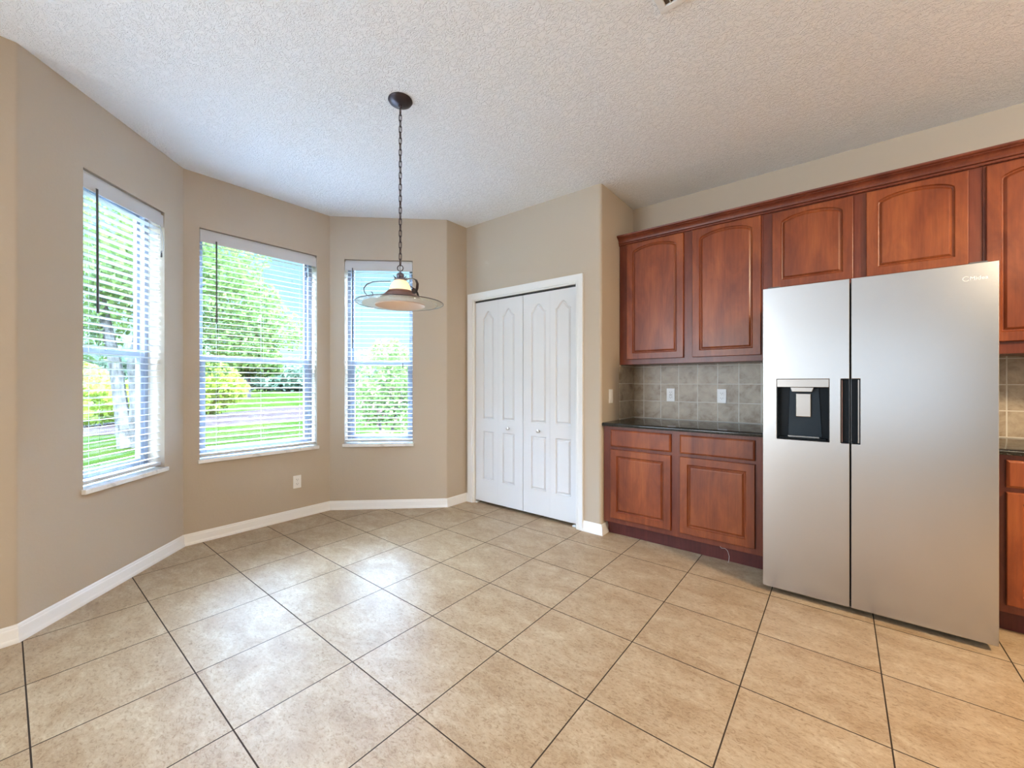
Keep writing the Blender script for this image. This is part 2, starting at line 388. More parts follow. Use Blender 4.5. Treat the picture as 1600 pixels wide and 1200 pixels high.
# ------------------------------------------------------------ windows and blinds
def window(num, i, s0, s1, z0, z1, label):
    p, q, e, n, Ls = seg(i)
    r = empty('window_%d' % num, (p.x, p.y, 0), math.atan2(e.y, e.x)); struct(r, label)
    fw = .032; y0, y1 = .105, .165; zm = 1.408
    zb = z0 + .006
    f = MB(); f.box(s0, s0 + fw, y0, y1, zb, z1); f.box(s1 - fw, s1, y0, y1, zb, z1); f.box(s0 + fw, s1 - fw, y0, y1, z1 - fw, z1); f.box(s0 + fw, s1 - fw, y0, y1, zb, zb + .03)
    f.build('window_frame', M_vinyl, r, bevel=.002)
    for (nm, ya, yb, za, zc, st) in (('upper_sash', .138, .160, zm - .02, z1 - fw, .022), ('lower_sash', .110, .134, zb + .03, zm + .022, .034)):
        a, b = s0 + fw, s1 - fw
        m = MB(); m.box(a, a + st, ya, yb, za, zc); m.box(b - st, b, ya, yb, za, zc); m.box(a + st, b - st, ya, yb, zc - .042 if nm == 'lower_sash' else zc - .02, zc); m.box(a + st, b - st, ya, yb, za, za + (.045 if nm == 'lower_sash' else .038))
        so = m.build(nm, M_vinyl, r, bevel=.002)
        g = MB().box(a + st - .003, b - st + .003, (ya + yb) / 2 - .002, (ya + yb) / 2 + .002, za + .03, zc - .015).build('glass_pane', M_glass, so)
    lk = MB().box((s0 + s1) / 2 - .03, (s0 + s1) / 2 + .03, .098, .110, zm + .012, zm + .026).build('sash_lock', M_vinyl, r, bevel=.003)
    sl = MB().box(s0 - .012, s1 + .012, -.024, 0.0, z0 - .022, z0 + .006); sl.box(s0 + .0005, s1 - .0005, 0, .175, z0 + .0005, z0 + .006)
    sl.build('window_sill', M_sill, r, bevel=.004)
    return r
def blind(i, s0, s1, z1, label, wand, tassel, curl=False, tdeg=5.0):
    p, q, e, n, Ls = seg(i)
    r = empty('window_blind', (p.x, p.y, 0), math.atan2(e.y, e.x)); tag(r, label, 'window blind', 'white slatted blinds in the bay windows')
    a, b = s0 + .007, s1 - .007; yc = .042
    v_ = MB().box(a - .003, b + .003, .004, .012, z1 - .105, z1 - .022); v_.box(a, b, .016, .068, z1 - .055, z1 - .004); v_.build('valance', M_blind, r, bevel=.002)
    zt = z1 - .118; zb = .672; pitch = .0430; k = int((zt - zb) / pitch); tilt = radians(tdeg)
    m = MB()
    for j in range(k + 1):
        zc = zt - j * pitch
        if zc < zb + .022: break
        Lp = []
        for xx in (a, b):
            prof = []
            for t_ in (-1, -.5, 0, .5, 1):
                yy = t_ * .0215; zz = .0022 * (1 - t_ * t_) + .0013
                prof.append((yy, zz))
            for t_ in (1, .5, 0, -.5, -1):
                yy = t_ * .0215; zz = .0022 * (1 - t_ * t_) - .0013
                prof.append((yy, zz))
            Lp.append([(xx, yc + yy * cos(tilt) + zz * sin(tilt), zc - yy * sin(tilt) + zz * cos(tilt)) for yy, zz in prof])
        m.loops(Lp, True, True)
    m.build('slats', M_blind, r, smooth=True)
    MB().box(a, b, yc - .026, yc + .026, .648, .668).build('bottom_rail', M_blind, r, bevel=.003)
    c = MB(); wd = b - a
    for s_ in ((a + .11, b - .11) if wd < .7 else (a + .12, (a + b) / 2, b - .12)):
        for yy in (yc - .0275, yc + .0275): c.tube([(s_, yy, .66), (s_, yy, z1 - .05)], .0008, 5)
    c.build('ladder_cords', M_cord, r)
    ws, wz = wand
    wn = MB(); wn.tube([(ws, .006 - .012, z1 - .085), (ws, -.009, wz)], .0055, 6); wn.tube([(ws, -.008, wz + .002), (ws, -.009, wz - .01)], .0052, 6)
    wn.build('tilt_wand', M_wand, r, smooth=True)
    hk = MB().tube([(ws, .012, z1 - .085), (ws, -.004, z1 - .080), (ws, -.008, z1 - .092)], .002, 5).build('wand_hook', M_cord, r)
    ts, tz = tassel
    cdm = MB()
    if curl: cdm.tube([(ts - .004, 0, z1 - .10), (ts + .002, -.01, z1 - .16), (ts + .014, -.012, z1 - .22), (ts + .006, -.012, z1 - .275), (ts - .006, -.012, z1 - .29)], .0022, 6)
    cdm.tube([(ts, .002, z1 - .10), (ts, -.006, tz + .03)], .0012, 5)
    cdm.build('lift_cord', M_cord, r)
    MB().lathe([(.002, tz + .032), (.0045, tz + .022), (.006, tz - .012), (.002, tz - .014)], 10, (ts, -.006)).build('cord_tassel', M_wand, r, smooth=True)
window(1, 1, *openings[1], 'single-hung window in the left face of the bay, a tree trunk beyond')
window(2, 2, *openings[2], 'widest single-hung window in the middle face of the bay')
window(3, 3, *openings[3], 'narrow window in the right face of the bay, behind the pendant lamp')
blind(1, .334, .943, 2.41, 'white slatted blind on the leftmost bay window, nearest the camera', (.412, 1.626), (.905, 2.10), True)
blind(2, .10, 1.0, 2.41, 'widest white slatted blind, on the middle bay window above the low wall outlet', (.208, 1.688), (.905, 2.20), tdeg=-6)
blind(3, .134, .781, 2.41, 'narrow white slatted blind hanging behind the pendant lamp', (.212, 1.56), (.690, 1.38), tdeg=-4)

# ------------------------------------------------------------ pantry bifold doors
D = empty('door_1', (-2.3, 3.0, 0)); struct(D, 'white bifold pantry doors with arched moulded panels and small knobs')
X = lambda x: x + 2.3
ox0, ox1, oz = -2.915, -1.712, 2.06
cs = MB(); cw = .062
CP = [(0, .0), (0, .012), (.010, .015), (.016, .012), (.040, .016), (.050, .019), (cw, .019), (cw, 0)]   # across the casing from the opening outwards, height off the wall
lo = []
for (x, z, dx, dz) in ((ox0, 0, -1, 0), (ox0, oz, -1, 1), (ox1, oz, 1, 1), (ox1, 0, 1, 0)):
    lo.append([(X(x + dx * a), -h, z + dz * a) for a, h in CP])
cs.loops(lo, True, True); cs.build('casing', M_trim, D, smooth=True)
jb = MB(); jb.box(X(ox0 - .0), X(ox0 + .012), .0, .16, 0, oz - .012); jb.box(X(ox1 - .012), X(ox1), .0, .16, 0, oz - .012); jb.box(X(ox0), X(ox1), .0, .16, oz - .012, oz)
jb.build('jamb', M_trim, D)
MB().box(X(ox0 + .012), X(ox1 - .012), .022, .05, oz - .030, oz - .012).build('top_track', M_black, D)
def rect_poly(x0, x1, z0, z1): return [(x0, z0), (x1, z0), (x1, z1), (x0, z1)]
def shaped(x0, x1, z0, zs, top):
    """polygon with straight bottom and a shaped top; top: list of (u in -1..1, z)"""
    c, hw = (x0 + x1) / 2, (x1 - x0) / 2
    return [(x0, z0), (x1, z0)] + [(c + u * hw, z) for u, z in top]
def panel_region(mb, rect, poly, yf, depth_seq):
    """front face around a panel: outer rectangle with the same vertex count as poly, then inset loops at given depths"""
    x0, x1, z0, z1 = rect; k = len(poly) - 2
    o_ = [(x0, z0), (x1, z0)] + [(x1 + (x0 - x1) * j / (k - 1), z1) for j in range(k)]
    L_ = [[(x, yf, z) for x, z in o_]]
    for d, dep in depth_seq:
        pp = inset(poly, d) if d else poly
        L_.append([(x, yf + dep, z) for x, z in pp])
    mb.loops(L_, False, True)
def leaf(x0, x1, px0, px1, knob_x=None):
    yf, yb = .020, .053; z0, z1 = .030, 2.030; zm = .79
    m = MB()
    tp = [(1, 1.865)] + [(.86, 1.869), (.68, 1.884), (.45, 1.908), (.28, 1.923), (.12, 1.931), (0, 1.933)]
    top = tp + [(-u, z) for u, z in tp[-2::-1]]
    seq = [(0, 0), (.003, .006), (.007, .012), (.011, .012), (.013, .010), (.024, .001), (.027, .0015)]
    panel_region(m, (x0, x1, zm, z1), shaped(px0, px1, .858, 0, top), yf, seq)
    flat = [(1, .735), (.5, .735), (0, .735), (-.5, .735), (-1, .735)]
    panel_region(m, (x0, x1, z0, zm), shaped(px0, px1, .25, 0, flat), yf, seq)
    for (a, b) in (((x0, z0), (x1, z0)), ((x1, z0), (x1, z1)), ((x1, z1), (x0, z1)), ((x0, z1), (x0, z0))):
        m.add([(a[0], yf, a[1]), (b[0], yf, b[1]), (b[0], yb, b[1]), (a[0], yb, a[1])], [(0, 1, 2, 3)])
    m.add([(x0, yb, z0), (x1, yb, z0), (x1, yb, z1), (x0, yb, z1)], [(0, 1, 2, 3)])
    lf = m.build('door_leaf', M_door, D, weld=True)
    if knob_x:
        kb = MB(); kn = [(.006, 0), (.005, .010), (.012, .016), (.0155, .022), (.0145, .028), (.008, .031), (.001, .032)]
        kb.loops([[(knob_x + r * cos(2 * pi * t / 20), yf - h, .785 + r * sin(2 * pi * t / 20)) for t in range(20)] for r, h in kn], True, True)
        kb.build('door_knob', M_nickel, lf, smooth=True)
xs = [X(-2.897), X(-2.5965), X(-2.296), X(-2.291), X(-1.999), X(-1.728)]
leaf(X(-2.897), X(-2.5945), X(-2.797), X(-2.655)); leaf(X(-2.5935), X(-2.296), X(-2.540), X(-2.393), X(-2.462))
leaf(X(-2.290), X(-1.9965), X(-2.198), X(-2.035), X(-2.110)); leaf(X(-1.9955), X(-1.727), X(-1.935), X(-1.780))
for sx in (ox0 + .03, ox1 - .04):
    MB().box(X(sx - .012), X(sx + .016), .012, .045, .002, .014).build('pivot_bracket', M_trim, D)

# ------------------------------------------------------------ cabinets
def slab_door(name, parent, x0, x1, z0, z1, yf, arch=True, th=.020, stile=.050, m=None):
    """raised panel door; front plane yf, back yf+th"""
    mb = MB(); e = .0035
    if arch:
        zt = z1 - .030; hw = (x1 - x0) / 2 - stile; rise = min(.062, hw * .36)
        top = [(1, zt - rise)] + [(cos(pi * j / 16), zt - rise + .010 + (rise - .010) * sin(pi * j / 16) ** 1.15) for j in range(1, 16)] + [(-1, zt - rise)]
    else:
        zt = z1 - stile; top = [(1 - j / 8, zt) for j in range(0, 17)]
    pl = shaped(x0 + stile, x1 - stile, z0 + stile, 0, top); k = len(top)
    def ring(d, y): return [(x0 + d, y, z0 + d), (x1 - d, y, z0 + d)] + [((x1 - d) + ((x0 + d) - (x1 - d)) * j / (k - 1), y, z1 - d) for j in range(k)]
    L_ = [ring(0, yf + th), ring(0, yf + e), ring(.0015, yf + .001), ring(e, yf)]
    L_.append([(x, yf, z) for x, z in pl])
    for d, dep in ((.002, .003), (.0045, .008), (.009, .0105), (.012, .0105), (.0135, .0085), (.0225, .0022), (.025, .0018)):
        L_.append([(x, yf + dep, z) for x, z in inset(pl, d)])
    mb.loops(L_, True, True)
    return mb.build(name, m or M_wood, parent, smooth=False)
def drawer_front(parent, x0, x1, z0, z1, yf):
    L_ = [[(x, y, z) for x, z in rect_poly(x0 + d, x1 - d, z0 + d, z1 - d)] for d, y in ((0, yf + .02), (0, yf + .006), (.002, yf + .004), (.008, yf + .0012), (.011, yf))]
    return MB().loops(L_, True, True).build('drawer_front', M_wood, parent)
def carcass(parent, x0, x1, yf, yb, z0, z1, m=None):
    return MB().box(x0, x1, yf, yb, z0, z1).build('cabinet_body', m or M_wood2, parent, bevel=.0015)
YW = 3.6485
# left base cabinet
bc = empty('base_cabinet', (-.93, 3.3, 0)); tag(bc, 'cherry base cabinet with two drawers and two doors, left of the refrigerator', 'cabinet')
OX, OY = .93, -3.3
def base_unit(r, ox, x0, x1, doors, drawers):
    y = lambda v_: v_ - 3.3
    MB().box(x0 + ox, x1 + ox, y(3.04), y(YW), .108, .873).build('cabinet_body', M_wood2, r, bevel=.0015)
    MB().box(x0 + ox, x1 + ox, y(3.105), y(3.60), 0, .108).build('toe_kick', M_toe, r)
    for a, b in doors: slab_door('cabinet_door', r, a + ox, b + ox, .149, .693, y(3.0195), arch=False)
    for a, b in drawers: drawer_front(r, a + ox, b + ox, .716, .848, y(3.0195))
base_unit(bc, .93, -1.487, -.376, [(-1.422, -.954), (-.891, -.425)], [(-1.422, -.954), (-.891, -.425)])
bc2 = empty('base_cabinet', (.95, 3.3, 0)); tag(bc2, 'cherry base cabinet at the right picture edge, right of the refrigerator', 'cabinet')
base_unit(bc2, -.95, .601, 1.60, [(.626, 1.07), (1.13, 1.57)], [(.626, 1.07), (1.13, 1.57)])
# countertops with rounded front edge
def counter(x0, x1, label):
    r0 = .012; zt, zb_ = .901, .874; yf = 3.006
    pr = [(YW, zb_), (yf + .004, zb_)] + [(yf + r0 - r0 * cos(radians(a)), zt - r0 + r0 * sin(radians(a))) for a in (0, 22, 45, 67, 90)] + [(YW, zt)]
    m = MB().loops([[(x, y, z) for y, z in pr] for x in (x0, x1)], True, True).build('countertop', M_granite, smooth=True)
    tag(m, label, 'countertop'); return m
counter(-1.488, -.372, 'glossy black granite countertop left of the refrigerator')
counter(.598, 1.62, 'short visible end of black granite countertop right of the refrigerator')
s_ = MB().box(-1.4785, -.372, 3.640, 3.6495, .902, 1.374).build('tile_backsplash', M_splash); tag(s_, 'taupe stone-look square tile backsplash behind the left counter, with two outlets', 'backsplash')
s_ = MB().box(-1.4885, -1.479, 3.335, 3.6495, .902, 1.374).build('tile_backsplash', M_splash_side); tag(s_, 'narrow return of taupe tile on the side wall, next to the light switch', 'backsplash')
s_ = MB().box(.598, 1.62, 3.640, 3.6495, .902, 1.374).build('tile_backsplash', M_splash); tag(s_, 'sliver of tile backsplash at the right picture edge beyond the refrigerator', 'backsplash')
# wall cabinets
def wall_unit(x0, x1, z0, z1, doors, dz0, dz1, label):
    cx_ = (x0 + x1) / 2
    r = empty('wall_cabinet', (cx_, 3.5, z0)); tag(r, label, 'cabinet', None)
    MB().box(x0 - cx_, x1 - cx_, 3.345 - 3.5, YW - 3.5, 0, z1 - z0).build('cabinet_body', M_wood2, r, bevel=.0015)
    for a, b in doors: slab_door('cabinet_door', r, a - cx_, b - cx_, dz0 - z0, dz1 - z0, 3.3245 - 3.5)
    return r
wall_unit(-1.486, -.4195, 1.375, 2.408, [(-1.417, -.953), (-.887, -.431)], 1.417, 2.396, 'tall cherry wall cabinet with two arched doors, above the left counter')
wall_unit(-.4185, .6075, 1.80, 2.408, [(-.364, .066), (.128, .553)], 1.872, 2.390, 'short cherry wall cabinet with two arched doors, directly above the refrigerator')
wall_unit(.6085, 1.60, 1.375, 2.408, [(.619, 1.08), (1.11, 1.59)], 1.440, 2.390, 'tall cherry wall cabinet cut by the right picture edge')
cr = [(.0, 2.400), (.012, 2.400), (.016, 2.404), (.016, 2.410), (.010, 2.412), (.010, 2.415), (.020, 2.417), (.023, 2.422), (.023, 2.425), (.018, 2.427), (.020, 2.433), (.026, 2.443), (.036, 2.452), (.044, 2.455), (.044, 2.459), (.050, 2.460), (.056, 2.465), (.058, 2.470), (.058, 2.476), (.0, 2.476)]
m = MB(); m.loops([[(x, 3.3445 - d, z) for d, z in cr] for x in (-1.4885, 1.62)], True, True)
tag(m.build('crown_moulding', wood('cherry_crown', (.10, .022, .012), (.145, .033, .016), (.19, .046, .02)), smooth=True), 'long cherry crown moulding running along the top of the wall cabinets', 'moulding')

# ------------------------------------------------------------ refrigerator
fr = empty('refrigerator', (.103, 3.15, 0)); tag(fr, 'stainless steel side-by-side refrigerator with ice and water dispenser', 'refrigerator')
fx = lambda x: x - .103
fy = lambda y: y - 3.15
def cellslab(xs_, zs_, dep, yf, yb):
    """door slab from cells, dep(i,j) = recess depth of each cell"""
    m = MB(); nx, nz_ = len(xs_) - 1, len(zs_) - 1
    D_ = lambda i, j: dep(i, j) if 0 <= i < nx and 0 <= j < nz_ else None
    for i in range(nx):
        for j in range(nz_):
            y = yf + dep(i, j)
            m.add([(xs_[i], y, zs_[j]), (xs_[i + 1], y, zs_[j]), (xs_[i + 1], y, zs_[j + 1]), (xs_[i], y, zs_[j + 1])], [(0, 1, 2, 3)])
            for (di, dj, a, b) in ((1, 0, (xs_[i + 1], zs_[j]), (xs_[i + 1], zs_[j + 1])), (0, 1, (xs_[i], zs_[j + 1]), (xs_[i + 1], zs_[j + 1])), (-1, 0, (xs_[i], zs_[j]), (xs_[i], zs_[j + 1])), (0, -1, (xs_[i], zs_[j]), (xs_[i + 1], zs_[j]))):
                o_ = D_(i + di, j + dj)
                y2 = yb if o_ is None else yf + o_
                if o_ is None or y2 > y + 1e-6:
                    m.add([(a[0], y, a[1]), (b[0], y, b[1]), (b[0], y2, b[1]), (a[0], y2, a[1])], [(0, 1, 2, 3)])
    m.add([(xs_[0], yb, zs_[0]), (xs_[-1], yb, zs_[0]), (xs_[-1], yb, zs_[-1]), (xs_[0], yb, zs_[-1])], [(0, 1, 2, 3)])
    return m
YF = 2.80
zt = 1.770
xa = [fx(v_) for v_ in (-.353, -.284, -.044, .004, .0405)]; za = [.032, .897, 1.241, zt]
def depL(i, j):
    if j == 1 and i == 1: return .062
    if j == 1 and i == 3: return .030
    return 0
dl = cellslab(xa, za, depL, fy(YF), fy(YF + .07)).build('freezer_door', M_steel, fr, weld=True, bevel=.002)
xb = [fx(v_) for v_ in (.0475, .084, .559)]
dr = cellslab(xb, za, lambda i, j: .030 if (i == 0 and j == 1) else 0, fy(YF), fy(YF + .07)).build('refrigerator_door', M_steel, fr, weld=True, bevel=.002)
MB().box(fx(-.346), fx(.552), fy(YF + .078), fy(3.54), .04, 1.745).build('body', M_body, fr, bevel=.004)
MB().box(fx(-.345), fx(.551), fy(YF + .0705), fy(YF + .0775), .045, 1.76).build('gasket', M_black, fr)
MB().box(fx(-.335), fx(.541), fy(YF + .075), fy(YF + .12), .008, .039).build('toe_grille', M_black, fr)
for fxx in (-.30, .50):
    MB().lathe([(.02, 0), (.02, .012), (.012, .014), (.012, .045)], 16, (fx(fxx), fy(YF + .10))).build('leveling_foot', M_black, fr)
    MB().lathe([(.02, 0), (.02, .012), (.012, .014), (.012, .045)], 16, (fx(fxx), fy(3.48))).build('leveling_foot', M_black, fr)
for hx in (-.30, .50):
    MB().box(fx(hx - .03), fx(hx + .03), fy(YF + .02), fy(YF + .12), zt + .0005, zt + .010).build('hinge_cover', M_body, fr, bevel=.003)
# handle pockets: dark liners with a thin bright lip
def liner(parent, x0, x1, z0, z1, y0, y1, open_left=False, open_right=False, t=.0025):
    m = MB(); m.box(x0 + .0006, x1 - .0006, y1 - .003, y1 - .0006, z0 + .0006, z1 - .0006)
    if not open_left: m.box(x0 + .0006, x0 + t, y0, y1 - .003, z0 + .0006, z1 - .0006)
    if not open_right: m.box(x1 - t, x1 - .0006, y0, y1 - .003, z0 + .0006, z1 - .0006)
    m.box(x0 + t, x1 - t, y0, y1 - .003, z0 + .0006, z0 + t); m.box(x0 + t, x1 - t, y0, y1 - .003, z1 - t, z1 - .0006)
    return m
liner(dl, xa[3], xa[4], za[1], za[2], fy(YF + .001), fy(YF + .030), open_right=True, t=.004).build('handle_recess', M_disp, dl)
liner(dr, xb[0], xb[1], za[1], za[2], fy(YF + .001), fy(YF + .030), open_left=True, t=.004).build('handle_recess', M_disp, dr)
MB().box(xb[1] - .0095, xb[1] - .0045, fy(YF + .0012), fy(YF + .012), za[1] + .006, za[2] - .006).build('handle_trim', M_chrome, dr)
MB().box(xa[3] + .0045, xa[3] + .007, fy(YF + .0012), fy(YF + .012), za[1] + .006, za[2] - .006).build('handle_trim', M_bronze2, dl)
# dispenser
x0, x1 = xa[1], xa[2]; z0, z1 = za[1], za[2]; yy = fy(YF)
dp = liner(dl, x0, x1, z0, z1, yy + .001, yy + .062, t=.005).build('dispenser_housing', M_disp, dl)
MB().box(x0 + .001, x1 - .001, yy - .001, yy + .03, z1 - .046, z1 - .001).build('control_panel', M_chrome, dp, bevel=.0015)
mb = MB(); n0 = [(x0 + .064, z1 - .047), (x0 + .072, z1 - .072), (x0 + .164, z1 - .072), (x0 + .173, z1 - .047)]
mb.loops([[(x, yy + .003, z) for x, z in n0], [(x, yy + .045, z) for x, z in n0]], True, True).build('spout', M_chrome, dp, bevel=.002)
tz_ = [(x0 + .050, z0 + .02), (x1 - .032, z0 + .02), (x1 - .046, z1 - .05), (x0 + .058, z1 - .05)]
MB().loops([[(x, yy + .050, z) for x, z in tz_], [(x, yy + .058, z) for x, z in tz_]], True, True).build('back_plate', mat('dispenser_slate', (.012, .022, .034), .35, spec=.2), dp, bevel=.002)
MB().box(x0 + .088, x0 + .158, yy + .034, yy + .040, z0 + .130, z0 + .262).build('dispenser_paddle', M_chrome, dp, bevel=.006)
tr_ = MB().box(x0 + .012, x1 - .012, yy + .006, yy + .048, z0 + .006, z0 + .014).build('drip_tray', M_disp, dp, bevel=.002)
MB().box(x0 + .05, x1 - .045, yy + .046, yy + .049, z0 + .014, z0 + .019).build('tray_lip', M_chrome, dp)
# emblem
bl = bpy.data.curves.new('t', 'FONT'); bl.body = 'Midea'; bl.size = .024; bl.extrude = .0006; bl.align_x = 'LEFT'
to = bpy.data.objects.new('t', bl); COL.objects.link(to); bpy.context.view_layer.update()
me = bpy.data.meshes.new_from_object(to.evaluated_get(bpy.context.evaluated_depsgraph_get())); bpy.data.objects.remove(to)
M_emb = mat('bright_emblem', (.92, .90, .86), .3)
me.materials.clear(); me.materials.append(M_emb)
lo_ = bpy.data.objects.new('brand_lettering', me); COL.objects.link(lo_); lo_.parent = dr
lo_.rotation_euler = (radians(90), 0, 0); lo_.location = (fx(.469), fy(YF) - .0008, 1.694)
mb = MB(); mb.tube([(fx(.458) +   .0105 * cos(radians(a)), fy(YF) - .0006, 1.702 + .0105 * sin(radians(a))) for a in range(40, 331, 12)], .0010, 6)
mb.build('emblem_ring', M_emb, dr)

# ------------------------------------------------------------ outlets, switch
def outlet(i, s_, z, label, off=0.0, kind='outlet'):
    p, q, e, n, Ls = seg(i); pos = p + e * s_ - n * off
    nm = 'wall_outlet' if kind == 'outlet' else 'light_switch'
    r = empty(nm, (pos.x, pos.y, z), math.atan2(e.y, e.x)); tag(r, label, 'outlet' if kind == 'outlet' else 'switch')
    MB().box(-.035, .035, -.006, -.0003, -.0575, .0575).build('cover_plate', M_plate, r, bevel=.003)
    if kind == 'outlet':
        for dz in (-.0195, .0195):
            f = MB(); f.loops([[(.0165 * cos(2 * pi * k / 24), y, dz + max(-.0115, min(.0115, .0165 * sin(2 * pi * k / 24)))) for k in range(24)] for y in (-.006, -.0078)], True, True)
            fo = f.build('receptacle', M_plate, r)
            sl = MB(); sl.box(-.0085, -.006, -.0083, -.0076, dz - .001, dz + .008); sl.box(.006, .0085, -.0083, -.0076, dz - .001, dz + .007)
            sl.lathe([(.0026, 0), (.0026, .0006)], 10)
            for k in range(len(sl.v) - 20, len(sl.v)):
                x_, y_, z_ = sl.v[k]; sl.v[k] = (x_, -.0083 + z_, dz - .006 + y_)
            sl.build('socket_slots', M_slot, fo)
        MB().box(-.0025, .0025, -.0072, -.006, -.0025, .0025).build('cover_screw', M_nickel, r)
    elif kind == 'gfci':
        pass
    else:
        MB().box(-.0165, .0165, -.0085, -.006, -.033, .033).build('rocker', M_plate, r, bevel=.002)
    return r
def gfci(i, s_, z, label, off):
    r = outlet(i, s_, z, label, off, 'switch'); r.name = 'wall_outlet'; r['category'] = 'outlet'
    ch = [c for c in r.children if c.name.startswith('rocker')][0]; ch.name = 'receptacle'
    for dz in (-.021, .021):
        sl = MB(); sl.box(-.0085, -.006, -.0092, -.0084, dz - .001, dz + .007); sl.box(.006, .0085, -.0092, -.0084, dz - .001, dz + .007); sl.box(-.002, .002, -.0092, -.0084, dz - .009, dz - .005)
        sl.build('socket_slots', M_slot, ch)
    for bx in (-.010, .001): MB().box(bx, bx + .009, -.0098, -.0084, -.004, .004).build('test_button', M_cord, ch)
outlet(2, .820, .327, 'white duplex wall outlet low on the bay wall below the middle window')
gfci(7, -1.147 + 1.49, 1.114, 'left white outlet with two small buttons on the tile backsplash', .0107)
outlet(7, -.744 + 1.49, 1.112, 'right white duplex outlet on the tile backsplash, nearer the refrigerator', .0107)
outlet(6, .168, 1.108, 'white rocker light switch on the side wall above the counter end', 0, 'switch')

# loose thread on the base cabinet
th = MB().tube([(-.632, 3.0385, .112), (-.622, 3.030, .106), (-.602, 3.036, .107), (-.590, 3.060, .085), (-.583, 3.075, .045), (-.585, 3.07, .012), (-.590, 3.068, .002)], .0009, 5)
tag(th.build('loose_thread', M_plate), 'thin pale thread hanging under the right door of the base cabinet', 'thread')

# ------------------------------------------------------------ ceiling vent
cv = empty('ceiling_vent', (-.602, 1.781, H)); tag(cv, 'white ceiling air vent cut by the top picture edge', 'vent')
m = MB(); S = .30; f_ = .028
m.box(0, S, -f_, 0, -.010, -.0005); m.box(0, S, -S, -S + f_, -.010, -.0005); m.box(0, f_, -S + f_, -f_, -.010, -.0005); m.box(S - f_, S, -S + f_, -f_, -.010, -.0005)
m.build('vent_frame', M_trim, cv, bevel=.002)
m = MB()
for k in range(1, 12): m.box(f_ + k * .0205, f_ + k * .0205 + .0022, -S + f_, -f_, -.009, -.002)
for k in range(1, 5): m.box(f_, S - f_, -f_ - k * .049, -f_ - k * .049 + .002, -.008, -.002)
m.build('vent_louvres', M_trim, cv)
MB().box(f_, S - f_, -S + f_, -f_, -.0018, -.0006).build('vent_shade_backing', mat('duct_shadow', (.10, .075, .055), .8), cv)  # flat brown sheet, its colour standing in for shade inside the duct

# ------------------------------------------------------------ pendant lamp
px_, py_ = -1.94, 1.407
pn = empty('pendant_lamp', (px_, py_, 0)); tag(pn, 'bronze chain pendant lamp with amber glass dome and wide clear glass brim', 'pendant lamp')
MB().lathe([(.066, H - .0005), (.067, H - .006), (.062, H - .014), (.045, H - .024), (.022, H - .030), (.012, H - .032), (.012, H - .040), (.006, H - .046)], 40).build('canopy', M_bronze, pn, smooth=True)
m = MB(); zc = H - .052; zend = 1.885; nlink = 27; pt = (zc - zend) / nlink
for k in range(nlink):
    z = zc - (k + .5) * pt; hl = pt * .5 + .0035; hw = .0075; ps = []
    ang = A_ * 0 + (0 if k % 2 else pi / 2) + .45
    for j in range(16):
        a = 2 * pi * j / 16; u = hw * cos(a); v_ = (hl - hw) * (1 if sin(a) > 1e-6 else -1 if sin(a) < -1e-6 else 0) + hw * sin(a)
        ps.append((u * cos(ang), u * sin(ang), z + v_))
    m.tube(ps, .0022, 6, closed=True)
m.build('chain', M_bronze, pn, smooth=True)
MB().tube([(.002 * sin(k * 1.7), .002 * cos(k * 1.7), zc + .01 - k * (zc + .01 - 1.85) / 40) for k in range(41)], .0016, 6).build('power_cord', mat('brown_cord', (.10, .07, .06), .6), pn, smooth=True)
m = MB(); u_ = RGT
m.tube([(u_.x * .0165 * cos(a), u_.y * .0165 * cos(a), 1.868 + .0165 * sin(a)) for a in [2 * pi * k / 24 for k in range(24)]], .0026, 8, closed=True).build('hanging_ring', M_bronze, pn, smooth=True)
MB().lathe([(.004, 1.853), (.005, 1.845), (.010, 1.842), (.018, 1.835), (.022, 1.825), (.018, 1.814), (.026, 1.809), (.036, 1.804), (.034, 1.798), (.012, 1.796)], 32).build('cap', mat('pewter_cap', (.16, .15, .19), .4, .6), pn, smooth=True)
m = MB()
for k in range(6):
    a = k * pi / 3 + .3; c_, s2 = cos(a), sin(a)
    m.tube([(.018 * c_, .018 * s2, 1.806), (.032 * c_, .032 * s2, 1.812), (.042 * c_, .042 * s2, 1.822)], [.004, .003, .001], 6)
m.build('leaf_finials', M_bronze, pn, smooth=True)
dome_out = [(.024, 1.800), (.034, 1.796), (.046, 1.783), (.055, 1.765), (.061, 1.745), (.064, 1.728)]
MB().lathe(dome_out + [(r - .004, z - .001) for r, z in dome_out[::-1]], 40, closed=True).build('glass_dome', M_dome, pn, smooth=True)
MB().lathe([(.062, 1.738), (.070, 1.737), (.072, 1.730), (.080, 1.727), (.082, 1.720), (.096, 1.714), (.104, 1.704), (.113, 1.698), (.110, 1.695), (.088, 1.702), (.066, 1.722)], 48, closed=True).build('metal_band', M_bronze2, pn, smooth=True)
MB().lathe([(.086, 1.701), (.104, 1.693), (.124, 1.678), (.138, 1.660), (.136, 1.654), (.120, 1.664), (.102, 1.682), (.084, 1.694)], 48, closed=True).build('inner_shade', M_frost, pn, smooth=True)
MB().lathe([(.139, 1.664), (.205, 1.666), (.205, 1.662), (.139, 1.659)], 56, closed=True).build('etched_brim', M_brim2, pn, smooth=True)
MB().lathe([(.206, 1.666), (.238, 1.670), (.238, 1.667), (.206, 1.662)], 56, closed=True).build('clear_brim', M_brim, pn, smooth=True)
MB().tube([(.240 * cos(2 * pi * k / 64), .240 * sin(2 * pi * k / 64), 1.669) for k in range(64)], .0022, 6, closed=True).build('rim_wire', M_bronze, pn, smooth=True)
MB().sphere((0, 0, 1.715), .024).build('light_bulb', M_bulb, pn, smooth=True)
